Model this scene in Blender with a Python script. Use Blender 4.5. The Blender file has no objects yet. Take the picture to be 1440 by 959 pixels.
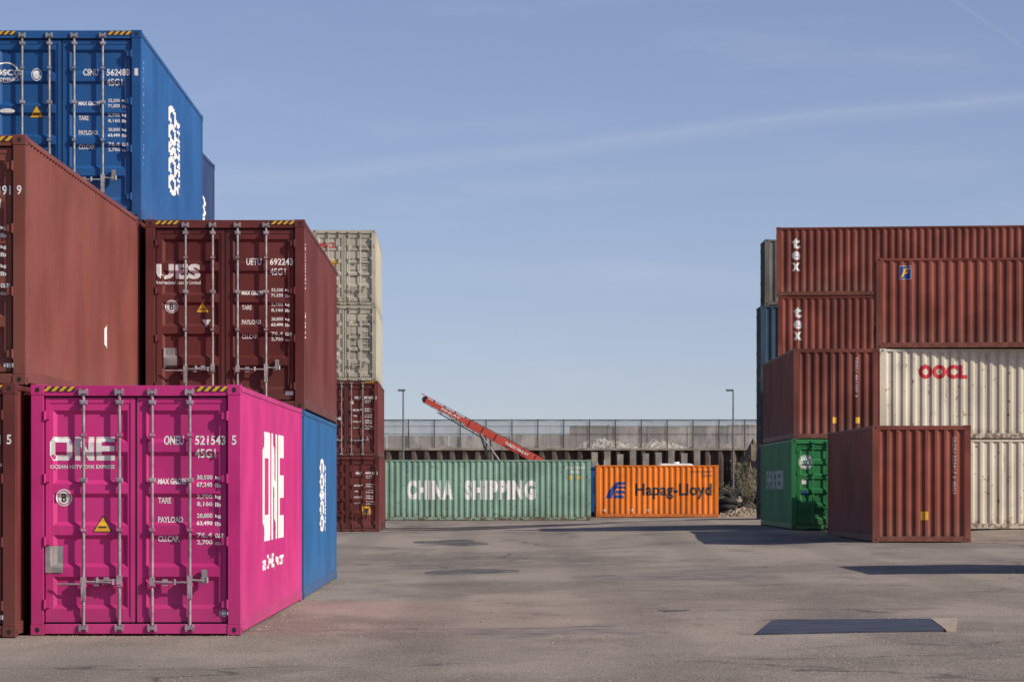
import bpy, bmesh, math, random
import numpy as np
from mathutils import Vector, Matrix, noise
random.seed(7)
scene = bpy.context.scene
W = 2.438

# ------------------------------------------------------------------ materials
def new_mat(name):
    m = bpy.data.materials.new(name); m.use_nodes = True
    nt = m.node_tree
    return m, nt, nt.nodes['Principled BSDF']

def N(nt, t, **kw):
    n = nt.nodes.new(t)
    for k, v in kw.items():
        setattr(n, k, v)
    return n

def mathn(nt, op, a, b=None, clamp=False):
    n = nt.nodes.new('ShaderNodeMath'); n.operation = op; n.use_clamp = clamp
    for i, v in enumerate((a, b)):
        if v is None: continue
        if isinstance(v, (int, float)): n.inputs[i].default_value = v
        else: nt.links.new(v, n.inputs[i])
    return n.outputs[0]

def mixc(nt, fac, a, b, mode='MIX'):
    n = nt.nodes.new('ShaderNodeMix'); n.data_type = 'RGBA'; n.blend_type = mode
    for i, v in ((0, fac), (6, a), (7, b)):
        if isinstance(v, (int, float)): n.inputs[i].default_value = v
        elif isinstance(v, tuple): n.inputs[i].default_value = (v[0], v[1], v[2], 1)
        else: nt.links.new(v, n.inputs[i])
    return n.outputs[2]

def ramp(nt, src, a, b, smooth=True):
    n = nt.nodes.new('ShaderNodeMapRange'); n.interpolation_type = 'SMOOTHSTEP' if smooth else 'LINEAR'
    n.inputs['From Min'].default_value = a; n.inputs['From Max'].default_value = b
    nt.links.new(src, n.inputs['Value'])
    return n.outputs['Result']

def coords(nt, scale=(1, 1, 1), rnd=True):
    tc = N(nt, 'ShaderNodeTexCoord')
    src = tc.outputs['Object']
    if rnd:
        oi = N(nt, 'ShaderNodeObjectInfo')
        mul = mathn(nt, 'MULTIPLY', oi.outputs['Random'], 73.0)
        add = N(nt, 'ShaderNodeVectorMath', operation='ADD')
        nt.links.new(src, add.inputs[0]); nt.links.new(mul, add.inputs[1]); src = add.outputs[0]
    mp = N(nt, 'ShaderNodeVectorMath', operation='MULTIPLY')
    nt.links.new(src, mp.inputs[0]); mp.inputs[1].default_value = scale
    return mp.outputs[0]

def noise_n(nt, vec, scale, detail=4, rough=0.55):
    n = N(nt, 'ShaderNodeTexNoise'); n.inputs['Scale'].default_value = scale
    n.inputs['Detail'].default_value = detail; n.inputs['Roughness'].default_value = rough
    nt.links.new(vec, n.inputs['Vector'])
    return n.outputs['Fac']

def paint(name, col, rust=0.3, dirt=0.35, rough=0.5, fade=0.12):
    m, nt, b = new_mat(name)
    v = coords(nt)
    big = noise_n(nt, v, 0.55, 3, 0.6)
    streak = noise_n(nt, coords(nt, (5, 5, 0.35)), 1.0, 3, 0.65)
    spots = noise_n(nt, v, 5.5, 4, 0.7)
    fine = noise_n(nt, v, 26, 2, 0.6)
    light = tuple(min(1, c * (1 + fade * 1.6) + 0.008) for c in col)
    dark = tuple(c * (1 - fade * 1.8) for c in col)
    c = mixc(nt, ramp(nt, big, 0.3, 0.7), dark, light)
    lum = 0.05 + 0.3 * sum(col) / 3
    c = mixc(nt, mathn(nt, 'MULTIPLY', ramp(nt, streak, 0.5, 0.78), dirt), c, (lum * 1.0, lum * .82, lum * .66))
    tc = N(nt, 'ShaderNodeTexCoord'); sp = N(nt, 'ShaderNodeSeparateXYZ')
    nt.links.new(tc.outputs['Object'], sp.inputs[0])
    low = mathn(nt, 'SUBTRACT', 1.0, ramp(nt, sp.outputs['Z'], 0.0, 0.9))
    lowd = mathn(nt, 'MULTIPLY', mathn(nt, 'MULTIPLY', low, fine), 0.75 * dirt)
    c = mixc(nt, lowd, c, (0.24, 0.20, 0.16))
    r1 = ramp(nt, spots, 0.66 - 0.06 * rust, 0.72 - 0.06 * rust)
    r2 = mathn(nt, 'MULTIPLY', ramp(nt, streak, 0.60, 0.72), ramp(nt, spots, 0.5, 0.62))
    vlow = mathn(nt, 'SUBTRACT', 1.0, ramp(nt, sp.outputs['Z'], 0.08, 0.4))
    r3 = mathn(nt, 'MULTIPLY', vlow, ramp(nt, spots, 0.44, 0.56))
    r = mathn(nt, 'MULTIPLY', mathn(nt, 'MAXIMUM', mathn(nt, 'MAXIMUM', r1, r2), r3), rust, clamp=True)
    c = mixc(nt, r, c, (0.11, 0.042, 0.02))
    nt.links.new(c, b.inputs['Base Color'])
    rr = mathn(nt, 'ADD', mathn(nt, 'MULTIPLY', fine, 0.25), rough - 0.1)
    nt.links.new(rr, b.inputs['Roughness'])
    b.inputs['Specular IOR Level'].default_value = 0.3
    bp = N(nt, 'ShaderNodeBump'); bp.inputs['Strength'].default_value = 0.25; bp.inputs['Distance'].default_value = 0.01
    nt.links.new(noise_n(nt, v, 1.9, 2), bp.inputs['Height']); nt.links.new(bp.outputs[0], b.inputs['Normal'])
    return m

def simple(name, col, rough=0.6, metal=0.0, var=0.25, scale=6.0, bump=0.0, rnd=False):
    m, nt, b = new_mat(name)
    v = coords(nt, rnd=rnd)
    n = noise_n(nt, v, scale, 5, 0.65)
    c = mixc(nt, ramp(nt, n, 0.3, 0.7), tuple(x * (1 - var) for x in col), tuple(min(1, x * (1 + var)) for x in col))
    nt.links.new(c, b.inputs['Base Color'])
    b.inputs['Roughness'].default_value = rough; b.inputs['Metallic'].default_value = metal
    if bump:
        bp = N(nt, 'ShaderNodeBump'); bp.inputs['Strength'].default_value = 0.6; bp.inputs['Distance'].default_value = bump
        nt.links.new(n, bp.inputs['Height']); nt.links.new(bp.outputs[0], b.inputs['Normal'])
    return m

def decal(name, col, wear=0.25):
    m, nt, b = new_mat(name)
    v = coords(nt)
    n = noise_n(nt, v, 9, 5, 0.72)
    c = mixc(nt, mathn(nt, 'MULTIPLY', ramp(nt, n, 0.5, 0.72), wear), col, tuple(x * 0.45 for x in col))
    nt.links.new(c, b.inputs['Base Color']); b.inputs['Roughness'].default_value = 0.6
    return m

M = {}
M['pink'] = paint('paint_magenta', (0.49, 0.024, 0.18), 0.12, 0.18, 0.45, 0.08)
M['maroon'] = paint('paint_maroon', (0.115, 0.022, 0.018), 0.15, 0.22, 0.5)
M['redbrown'] = paint('paint_red_brown', (0.17, 0.045, 0.032), 0.2, 0.2, 0.55, .08)
M['oxide'] = paint('paint_oxide_red', (0.20, 0.048, 0.030), 0.6, 0.42, 0.6, 0.18)
M['oxide2'] = paint('paint_oxide_dark', (0.165, 0.042, 0.028), 0.5, 0.42, 0.6, 0.18)
M['blue'] = paint('paint_blue', (0.010, 0.085, 0.26), 0.08, 0.14, 0.45, 0.08)
M['blue2'] = paint('paint_blue_light', (0.016, 0.105, 0.27), 0.12, 0.2, 0.45, 0.08)
M['navy'] = paint('paint_navy', (0.02, 0.045, 0.13), 0.3, 0.3, 0.5)
M['steelblue'] = paint('paint_steel_blue', (0.03, 0.07, 0.12), 0.4, 0.4, 0.6)
M['beige'] = paint('paint_beige', (0.43, 0.40, 0.31), 0.35, 0.35, 0.6, 0.08)
M['white'] = paint('paint_offwhite', (0.60, 0.55, 0.43), 0.75, 0.3, 0.6, 0.08)
M['teal'] = paint('paint_seafoam', (0.20, 0.34, 0.26), 0.85, 0.35, 0.6, 0.1)
M['orange'] = paint('paint_orange', (0.74, 0.19, 0.014), 0.4, 0.3, 0.55, 0.08)
M['green'] = paint('paint_green', (0.025, 0.20, 0.06), 0.35, 0.3, 0.5, 0.1)
M['grey'] = paint('paint_grey', (0.13, 0.13, 0.12), 0.5, 0.4, 0.6)
M['galv'] = simple('galvanised_steel', (0.33, 0.32, 0.32), 0.5, 0.3, 0.35, 9)
M['galvpink'] = simple('galvanised_steel_overspray', (0.34, 0.27, 0.30), 0.5, 0.25, 0.35, 7)
M['black'] = simple('black_rubber_and_painted_gaps', (0.012, 0.012, 0.013), 0.8)  # rubber parts, also the painted-in dark of casting holes and door gaps
M['yellow'] = decal('yellow_marking', (0.70, 0.38, 0.02), 0.3)
M['wht'] = decal('white_lettering', (0.72, 0.71, 0.68), 0.5)
M['wht_dim'] = decal('faded_lettering', (0.50, 0.47, 0.46), 0.7)
M['dred'] = decal('red_lettering', (0.50, 0.02, 0.03), 0.2)
M['dblue'] = decal('blue_lettering', (0.01, 0.05, 0.25), 0.2)
M['dblack'] = decal('black_lettering', (0.03, 0.03, 0.035), 0.2)
M['dgreen'] = decal('green_marking', (0.02, 0.25, 0.12), 0.2)
M['plate'] = simple('data_plate', (0.27, 0.26, 0.25), 0.5, 0.3)

# ------------------------------------------------------------------ mesh builder
class MB:
    def __init__(s, tf=None):
        s.v = []; s.f = []; s.m = []; s.mats = []; s.tf = tf
    def mi(s, m):
        if m not in s.mats: s.mats.append(m)
        return s.mats.index(m)
    def p(s, c):
        if s.tf: c = s.tf(c)
        s.v.append(tuple(c)); return len(s.v) - 1
    def poly(s, pts, m):
        s.f.append([s.p(c) for c in pts]); s.m.append(s.mi(m))
    def box(s, x0, x1, y0, y1, z0, z1, m):
        i = [s.p(c) for c in ((x0, y0, z0), (x1, y0, z0), (x1, y1, z0), (x0, y1, z0), (x0, y0, z1), (x1, y0, z1), (x1, y1, z1), (x0, y1, z1))]
        k = s.mi(m)
        for q in ((0, 3, 2, 1), (4, 5, 6, 7), (0, 1, 5, 4), (1, 2, 6, 5), (2, 3, 7, 6), (3, 0, 4, 7)):
            s.f.append([i[a] for a in q]); s.m.append(k)
    def cyl(s, a, b, r, m, n=10, r2=None):
        a = Vector(a); b = Vector(b); d = (b - a).normalized()
        u = d.orthogonal().normalized(); w = d.cross(u); r2 = r if r2 is None else r2
        A = [s.p(a + (u * math.cos(t) + w * math.sin(t)) * r) for t in [2 * math.pi * i / n for i in range(n)]]
        B = [s.p(b + (u * math.cos(t) + w * math.sin(t)) * r2) for t in [2 * math.pi * i / n for i in range(n)]]
        k = s.mi(m)
        for i in range(n):
            j = (i + 1) % n; s.f.append([A[i], A[j], B[j], B[i]]); s.m.append(k)
        s.f.append(A[::-1]); s.m.append(k); s.f.append(B); s.m.append(k)
    def beam(s, a, b, w, h, m):
        a = Vector(a); b = Vector(b); d = (b - a).normalized()
        side = d.cross(Vector((0, 0, 1)))
        if side.length < 1e-3: side = Vector((1, 0, 0))
        side.normalize(); up = side.cross(d)
        k = s.mi(m); i = []
        for q in (a, b):
            for sx, sz in ((-1, -1), (1, -1), (1, 1), (-1, 1)):
                i.append(s.p(q + side * sx * w / 2 + up * sz * h / 2))
        for q in ((0, 1, 2, 3), (7, 6, 5, 4), (0, 4, 5, 1), (1, 5, 6, 2), (2, 6, 7, 3), (3, 7, 4, 0)):
            s.f.append([i[a_] for a_ in q]); s.m.append(k)
    def obj(s, name, parent=None, bevel=0, smooth=False):
        me = bpy.data.meshes.new(name); me.from_pydata(s.v, [], s.f)
        for m in s.mats: me.materials.append(m)
        me.polygons.foreach_set('material_index', s.m)
        if smooth: me.polygons.foreach_set('use_smooth', [True] * len(s.f))
        me.update()
        o = bpy.data.objects.new(name, me); scene.collection.objects.link(o)
        if parent: o.parent = parent
        if bevel:
            b = o.modifiers.new('bevel', 'BEVEL'); b.width = bevel; b.segments = 2; b.limit_method = 'ANGLE'
        return o

def empty(name, loc=(0, 0, 0), rz=0.0):
    e = bpy.data.objects.new(name, None); e.empty_display_size = 0.5
    scene.collection.objects.link(e); e.location = loc; e.rotation_euler = (0, 0, rz)
    return e

# ------------------------------------------------------------------ text geometry
_tc = {}
def text_geo(txt, bold=0.0, space=1.0, res=3, lines=1.0):
    key = (txt, bold, space, res)
    if key in _tc: return _tc[key]
    cu = bpy.data.curves.new('t', 'FONT'); cu.body = txt; cu.offset = bold; cu.space_character = space
    cu.resolution_u = res; cu.fill_mode = 'FRONT'; cu.space_line = lines
    ob = bpy.data.objects.new('t', cu); scene.collection.objects.link(ob)
    bpy.context.view_layer.update()
    dg = bpy.context.evaluated_depsgraph_get()
    me = bpy.data.meshes.new_from_object(ob.evaluated_get(dg))
    v = np.array([(q.co.x, q.co.y) for q in me.vertices]); f = [list(q.vertices) for q in me.polygons]
    mn = v.min(0); mx = v.max(0); v = (v - mn) / (mx - mn)
    bpy.data.objects.remove(ob); bpy.data.meshes.remove(me); bpy.data.curves.remove(cu)
    _tc[key] = (v, f); return _tc[key]

def block_one():
    P = []
    def rect(x0, x1, z0, z1): P.append([(x0, z0), (x1, z0), (x1, z1), (x0, z1)])
    w = 0.345; tx = 0.085; tz = 0.24
    c = 0.05
    P.append([(c, 0), (w - c, 0), (w, tz), (0, tz)]); P.append([(0, 1 - tz), (w, 1 - tz), (w - c, 1), (c, 1)])
    rect(0, tx, tz, 1 - tz); rect(w - tx, w, tz, 1 - tz)
    a = w + 0.035; b = a + 0.30
    rect(a, a + tx, 0, 1); rect(b - tx, b, 0, 1)
    P.append([(a + tx, 1), (a + tx, 0.62), (b - tx, 0), (b - tx, 0.38)])
    e = b + 0.035
    rect(e, e + tx, 0, 1); rect(e + tx, 1, 0, tz - .02); rect(e + tx, 1, 0.39, 0.61); rect(e + tx, 1, 1 - tz + .02, 1)
    return P
def polys_geo(P):
    v = []; f = []
    for p in P:
        f.append(list(range(len(v), len(v) + len(p)))); v += p
    return np.array(v, float), f

def ring_geo(n=28, r0=0.0, r1=1.0, a0=0, a1=2 * math.pi, full=True):
    v = []; f = []
    k = n if full else n + 1
    for i in range(k):
        t = a0 + (a1 - a0) * i / n
        v.append((0.5 + 0.5 * r0 * math.cos(t), 0.5 + 0.5 * r0 * math.sin(t)))
        v.append((0.5 + 0.5 * r1 * math.cos(t), 0.5 + 0.5 * r1 * math.sin(t)))
    for i in range(n):
        j = (i + 1) % k
        f.append([2 * i, 2 * i + 1, 2 * j + 1, 2 * j])
    return np.array(v), f
def disc_geo(n=24):
    return np.array([(0.5 + 0.5 * math.cos(2 * math.pi * i / n), 0.5 + 0.5 * math.sin(2 * math.pi * i / n)) for i in range(n)]), [list(range(n))]

# ------------------------------------------------------------------ corrugation profiles
FR = ((0.0, 0), (0.13, 0), (0.37, 1), (0.63, 1), (0.87, 0), (1.0, 0))
def corr_pts(a, b, pitch, D):
    n = max(1, round((b - a) / pitch)); p = (b - a) / n
    out = []
    for i in range(n):
        for fr, d in FR[:-1]:
            out.append((a + (i + fr) * p, d * D))
    out.append((b, 0)); return out
def interp(pts, x):
    return float(np.interp(x, [q[0] for q in pts], [q[1] for q in pts]))

YP = 0.055
class Container:
    def __init__(s, x, y, z, L=12.192, H=2.896, mat='redbrown', rot=0.0, rods='galv', doors='front', near=False, stripes=False, seed=0):
        s.L, s.H = L, H
        s.e = empty('shipping_container', (x, y, z), math.radians(rot))
        s.near = near; s.mat = M[mat]
        s.sp = corr_pts(0.16, L - 0.16, 0.278, 0.038)
        s.ep = corr_pts(-W / 2 + 0.15, W / 2 - 0.15, 0.236, 0.045)
        s.dz = []
        z0, z1 = 0.25, H - 0.24
        n = 5; p = (z1 - z0) / n
        for i in range(n): s.dz.append((z0 + i * p + 0.055, z0 + (i + 1) * p - 0.055))
        s.dprof = [(0, 0)]
        for a, b in s.dz: s.dprof += [(a, 0), (a + 0.045, 0.034), (b - 0.045, 0.034), (b, 0)]
        s.dprof.append((H, 0))
        s.build(doors, rods, stripes)
        s.dec = MB()
    def build(s, doors, rods, stripes):
        L, H, m = s.L, s.H, s.mat; h = W / 2
        f = MB()
        for sx in (-1, 1):
            for y0, y1 in ((0, 0.178), (L - 0.178, L)):
                for z0, z1 in ((0, 0.118), (H - 0.118, H)):
                    xa, xb = sorted((sx * h, sx * (h - 0.162)))
                    f.box(xa, xb, y0, y1, z0, z1, m)
                xa, xb = sorted((sx * (h - 0.005), sx * (h - 0.155)))
                ya, yb = (0.005, 0.155) if y0 == 0 else (L - 0.155, L - 0.005)
                f.box(xa, xb, ya, yb, 0.118, H - 0.118, m)
            xa, xb = sorted((sx * (h - 0.004), sx * (h - 0.06)))
            f.box(xa, xb, 0.178, L - 0.178, 0.025, 0.17, m)
            f.box(xa, xb, 0.178, L - 0.178, H - 0.075, H - 0.012, m)
        f.obj('frame', s.e, bevel=0.007 if s.near else 0)
        c = MB()
        for sx in (-1, 1):
            for yc in (0.089, L - 0.089):
                for zc in (0.06, H - 0.06):
                    pts = [(sx * (h + 0.002), yc + 0.036 * math.cos(t), zc + 0.026 * math.sin(t)) for t in [i * math.pi / 7 for i in range(14)]]
                    c.poly(pts, M['black'])  # flat black disc on the casting paints in the dark of its hole
            for yy in (-0.002, L + 0.002):
                for zc in (0.06, H - 0.06):
                    xc = sx * (h - 0.08)
                    c.poly([(xc + 0.026 * math.cos(t), yy, zc + 0.03 * math.sin(t)) for t in [i * math.pi / 7 for i in range(14)]], M['black'])
        c.obj('painted_casting_holes', s.e)
        w = MB()
        for sx in (-1, 1):
            for (a, da), (b, db) in zip(s.sp[:-1], s.sp[1:]):
                xa = sx * (h - 0.012 - da); xb = sx * (h - 0.012 - db)
                q = [(xa, a, 0.165), (xb, b, 0.165), (xb, b, H - 0.07), (xa, a, H - 0.07)]
                w.poly(q if sx > 0 else q[::-1], m)
            xa, xb = sorted((sx * (h - 0.05), sx * (h - 0.008)))
            w.box(xa, xb, 0.150, 0.163, 0.12, H - 0.12, m); w.box(xa, xb, L - 0.163, L - 0.150, 0.12, H - 0.12, m)
        rp = corr_pts(0.17, L - 0.17, 0.42, 0.02)
        for (a, da), (b, db) in zip(rp[:-1], rp[1:]):
            w.poly([(-h + 0.05, a, H - 0.02 - da), (h - 0.05, a, H - 0.02 - da), (h - 0.05, b, H - 0.02 - db), (-h + 0.05, b, H - 0.02 - db)], m)
        w.poly([(-h + .02, .02, .15), (-h + .02, L - .02, .15), (h - .02, L - .02, .15), (h - .02, .02, .15)], M['black'])
        w.obj('walls_and_roof', s.e)
        fl = lambda c: (-c[0], L - c[1], c[2])
        s.closed(fl if doors == 'front' else None)
        s.doors(None if doors == 'front' else fl, rods, stripes)
    def closed(s, tf):
        L, H, m = s.L, s.H, s.mat; h = W / 2
        w = MB(tf)
        w.box(-h + 0.163, h - 0.163, 0.008, 0.11, 0.02, 0.15, m)
        w.box(-h + 0.163, h - 0.163, 0.008, 0.11, H - 0.11, H - 0.012, m)
        for (a, da), (b, db) in zip(s.ep[:-1], s.ep[1:]):
            w.poly([(a, 0.014 + da, 0.145), (b, 0.014 + db, 0.145), (b, 0.014 + db, H - 0.105), (a, 0.014 + da, H - 0.105)], m)
        w.obj('end_wall', s.e)
    def doors(s, tf, rods, stripes):
        L, H, m = s.L, s.H, s.mat; h = W / 2; R = M[rods]; B = M['black']
        w = MB(tf)
        w.box(-h + 0.163, h - 0.163, 0.008, 0.13, 0.015, 0.13, m)
        w.box(-h + 0.163, h - 0.163, 0.012, 0.13, H - 0.13, H - 0.008, m)
        w.obj('sill_and_header', s.e, bevel=0.006 if s.near else 0)
        w = MB(tf)
        w.poly([(-h + .1, .115, .1), (h - .1, .115, .1), (h - .1, .115, H - .1), (-h + .1, .115, H - .1)], B)  # black sheet paints in the dark interior behind the door gaps
        zb, zt = 0.15, H - 0.15
        for sx in (-1, 1):
            a, b = sorted((sx * 0.012, sx * (h - 0.172)))
            g = 0.014
            w.box(a - g, b + g, YP + 0.012, YP + 0.03, zb - g, zb + 0.01, B); w.box(a - g, b + g, YP + 0.012, YP + 0.03, zt - 0.01, zt + g, B)
            w.box(a, a + 0.05, YP - 0.012, YP + 0.05, zb, zt, m); w.box(b - 0.05, b, YP - 0.012, YP + 0.05, zb, zt, m)
            w.box(a + 0.05, b - 0.05, YP - 0.009, YP + 0.05, zb, zb + 0.06, m); w.box(a + 0.05, b - 0.05, YP - 0.009, YP + 0.05, zt - 0.06, zt, m)
            A, Bx = a + 0.05, b - 0.05
            ra, rb = A + 0.035, Bx - 0.035; k = 0.045; D = 0.034
            zs = zb + 0.06
            w.poly([(A, YP, zs), (ra, YP, zs), (ra, YP, zt - .06), (A, YP, zt - .06)], m)
            w.poly([(rb, YP, zs), (Bx, YP, zs), (Bx, YP, zt - .06), (rb, YP, zt - .06)], m)
            for z0, z1 in s.dz:
                w.poly([(ra, YP, zs), (rb, YP, zs), (rb, YP, z0), (ra, YP, z0)], m)
                o = [(ra, YP, z0), (rb, YP, z0), (rb, YP, z1), (ra, YP, z1)]
                i = [(ra + k, YP + D, z0 + k), (rb - k, YP + D, z0 + k), (rb - k, YP + D, z1 - k), (ra + k, YP + D, z1 - k)]
                w.poly(i, m)
                for q in range(4):
                    r = (q + 1) % 4; w.poly([o[q], o[r], i[r], i[q]], m)
                zs = z1
            w.poly([(ra, YP, zs), (rb, YP, zs), (rb, YP, zt - .06), (ra, YP, zt - .06)], m)
            for t in (0.08, 0.36, 0.64, 0.92):
                zc = zb + (zt - zb) * t
                x0, x1 = sorted((sx * (h - 0.225), sx * (h - 0.145)))
                w.box(x0, x1, YP - 0.052, YP - 0.014, zc - 0.04, zc + 0.04, m)
                w.cyl((sx * (h - 0.163), 0.0, zc - 0.055), (sx * (h - 0.163), 0.0, zc + 0.055), 0.014, m, 8)
        w.box(-0.011, 0.011, YP - 0.006, YP + 0.05, zb + .01, zt - .01, B)
        w.obj('door_leaves', s.e)
        g = MB(tf)
        ry = 0.012; n = 12 if s.near else 7
        for k, x in enumerate((-0.605, -0.19, 0.19, 0.625)):
            g.cyl((x, ry, 0.075), (x, ry, H - 0.07), 0.0185, R, n)
            for z0, z1 in ((0.045, 0.125), (H - 0.12, H - 0.045)):
                g.box(x - 0.052, x - 0.026, -0.018, 0.03, z0, z1, R); g.box(x + 0.026, x + 0.052, -0.018, 0.03, z0, z1, R)
                g.box(x - 0.055, x + 0.055, -0.022, -0.008, (z0 + z1) / 2 - 0.02, (z0 + z1) / 2 + 0.02, R)
            for t in (0.20, 0.42, 0.62, 0.80, 0.93):
                zc = H * t; BR = m if t in (.2, .42, .8) else R
                g.box(x - 0.042, x + 0.042, -0.010, YP - 0.012, zc - 0.024, zc + 0.024, BR)
                g.box(x - 0.028, x + 0.028, -0.018, -0.010, zc - 0.015, zc + 0.015, R)
            hz = 0.62 + (0.02 if k % 2 else 0)
            dirx = 1 if k in (0, 2) else -1
            if k == 3: dirx = 1
            xe = x + dirx * (0.34 if k in (0,) else 0.26)
            if k == 3: xe = x + 0.20
            g.box(x - 0.03, x + 0.03, -0.03, 0.035, hz - 0.05, hz + 0.05, R)
            g.cyl((x, -0.018, hz), (xe, -0.012, hz - 0.012), 0.012, R, 8)
            g.box(min(x + dirx * 0.12, x + dirx * 0.18), max(x + dirx * 0.12, x + dirx * 0.18), -0.006, YP - 0.01, hz - 0.05, hz + 0.03, R)
            g.cyl((xe, -0.012, hz - 0.035), (xe, -0.012, hz + 0.03), 0.018, R, 8)
            if k in (0, 3):
                g.cyl((x, -0.018, hz - 0.03), (x + (-0.30 if k == 0 else -0.22), -0.012, hz - 0.03), 0.012, R, 8)
                g.box(x - 0.026, x + 0.026, -0.032, 0.03, hz - 0.22, hz - 0.02, R)
            if k == 3:
                g.box(x + 0.14, x + 0.2, -0.02, 0.03, hz - 0.03, hz + 0.12, M['plate'])
        g.obj('locking_gear', s.e, smooth=False)
        if stripes:
            t = MB(tf)
            for a, b in ((-h + 0.15, -h + 0.52), (h - 0.52, h - 0.15)):
                zz0, zz1 = H - 0.075, H - 0.02; sl = 0.055
                t.poly([(a, 0.003, zz0), (b, 0.003, zz0), (b, 0.003, zz1), (a, 0.003, zz1)], M['dblack'])
                x = a
                while x + 0.045 + sl <= b + 0.001:
                    t.poly([(x, -0.0005, zz0), (x + 0.045, -0.0005, zz0), (x + 0.045 + sl, -0.0005, zz1), (x + sl, -0.0005, zz1)], M['yellow'])
                    x += 0.09
            t.obj('hazard_stripes', s.e)
    def put(s, geo, face, u0, u1, z0, z1, mat, off=0.0035, vertical=False):
        v, f = geo
        bm = bmesh.new()
        if vertical: vs = [bm.verts.new((u0 + (u1 - u0) * q[1], 0, z1 - (z1 - z0) * q[0])) for q in v]
        else: vs = [bm.verts.new((u0 + (u1 - u0) * q[0], 0, z0 + (z1 - z0) * q[1])) for q in v]
        for q in f:
            try: bm.faces.new([vs[i] for i in q])
            except ValueError: pass
        h = W / 2
        cuts = []
        if face == 'door':
            cuts = [(2, q[0]) for q in s.dprof if z0 < q[0] < z1]
            cuts += [(0, q) for q in (0.157, 0.159, 0.225, 0.227, 0.305, 2.133, 2.211, 2.213, 2.279, 2.281) if u0 < q < u1]
        elif face == 'right': cuts = [(0, q[0]) for q in s.sp if u0 < q[0] < u1]
        elif face == 'left': cuts = [(0, s.L - q[0]) for q in s.sp if u0 < s.L - q[0] < u1]
        else: cuts = [(0, q[0] + h) for q in s.ep if u0 < q[0] + h < u1]
        for ax, b in cuts:
            co = [0, 0, 0]; no = [0, 0, 0]; co[ax] = b; no[ax] = 1
            bmesh.ops.bisect_plane(bm, geom=bm.verts[:] + bm.edges[:] + bm.faces[:], plane_co=co, plane_no=no)
        bm.verts.index_update()
        base = len(s.dec.v)
        for q in bm.verts:
            u, z = q.co.x, q.co.z
            if face == 'door':
                a = abs(u - h)
                if a > h - 0.158: y = 0.005 - off
                elif a > h - 0.2265: y = YP - 0.012 - off
                elif a > h - 0.304: y = YP - off
                else: y = YP + interp(s.dprof, z) - off
                c = (u - h, y, z)
            elif face == 'right': c = (h - 0.012 - interp(s.sp, u) + off, u, z)
            elif face == 'left': c = (-h + 0.012 + interp(s.sp, s.L - u) - off, s.L - u, z)
            else: c = (u - h, 0.014 + interp(s.ep, u - h) - off, z)
            s.dec.v.append(c)
        k = s.dec.mi(M[mat])
        for q in bm.faces:
            s.dec.f.append([base + a.index for a in q.verts]); s.dec.m.append(k)
        bm.free()
    def text(s, txt, face, u0, u1, z0, z1, mat='wht', bold=0.0, space=1.0, off=0.0035, vertical=False):
        s.put(text_geo(txt, bold, space), face, u0, u1, z0, z1, mat, off, vertical)
    def rect(s, face, u0, u1, z0, z1, mat, off=0.0025):
        s.put((np.array([(0, 0), (1, 0), (1, 1), (0, 1)], float), [[0, 1, 2, 3]]), face, u0, u1, z0, z1, mat, off)
    def tri(s, face, uc, zc, w, mat='yellow', inv=False):
        a = 0 if not inv else 1
        P = np.array([(0, a), (1, a), (0.5, 1 - a)], float)
        s.put((P, [[0, 1, 2]]), face, uc - w / 2, uc + w / 2, zc - w * 0.43, zc + w * 0.43, 'dblack', 0.003)
        k = 0.84; dz = (-0.03 if not inv else 0.03) * w
        s.put((P, [[0, 1, 2]]), face, uc - k * w / 2, uc + k * w / 2, zc - k * w * 0.43 + dz, zc + k * w * 0.43 + dz, mat, 0.006)
        if not inv: s.rect(face, uc - w * 0.2, uc + w * 0.2, zc - w * .22, zc - w * 0.14, 'dblack', 0.008)
    def weights(s, gross, tare, pay, cap, mat, z0=1.78, dz=.222):
        k = s.H - 2.896
        for i, (lab, w, val) in enumerate((('MAX GROSS', 0.33, gross), ('TARE', 0.15, tare), ('PAYLOAD', 0.29, pay), ('CU.CAP.', 0.25, cap))):
            z = z0 + k - i * dz
            s.text(lab, 'door', 1.47, 1.47 + w, z - 0.035, z + 0.035, mat, 0.03)
            for j, t in enumerate(val):
                a, b = t.rsplit(' ', 1)
                s.text(a, 'door', 1.92, 2.10, z + 0.012 - j * 0.085, z + 0.072 - j * 0.085, mat, 0.028)
                s.text(b, 'door', 2.135, 2.165 + 0.019 * len(b), z + 0.012 - j * 0.085, z + 0.062 - j * 0.085, mat, 0.024)
    def door_marks(s, ident, chk, typ='45G1', gross=('30,500 kg', '67,240 lb'), tare=('3,700 kg', '8,160 lb'), pay=('28,800 kg', '63,490 lb'), cap=('76.4 cu.m', '2,700 cu.ft'), mat='wht'):
        k = s.H - 2.896
        pre, num = ident.split(' ')
        s.text(pre, 'door', 1.54, 1.77, 2.20 + k, 2.31 + k, mat, 0.026)
        s.text(num, 'door', 1.90, 2.255, 2.20 + k, 2.31 + k, mat, 0.026, 1.05)
        if chk: s.text(chk, 'door', 2.33, 2.385, 2.20 + k, 2.31 + k, mat, 0.02)
        s.text(typ, 'door', 1.90, 2.14, 2.05 + k, 2.155 + k, mat, 0.026)
        s.weights(gross, tare, pay, cap, mat)
    def side_id(s, face, txt, u, z0, z1, w=0.10, mat='wht'):
        s.text(txt, face, u, u + w, z0, z1, mat, 0.02, vertical=True)
    def done(s):
        if s.dec.v: s.dec.obj('markings', s.e)
        return s.e

def yard(xl, d, z, **kw):
    return Container(xl + W / 2, d, z, **kw)
def cross(xl, d, z, rot=0.0, **kw):
    return Container(xl, d + W / 2, z, rot=-90 + rot, **kw)

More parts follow.
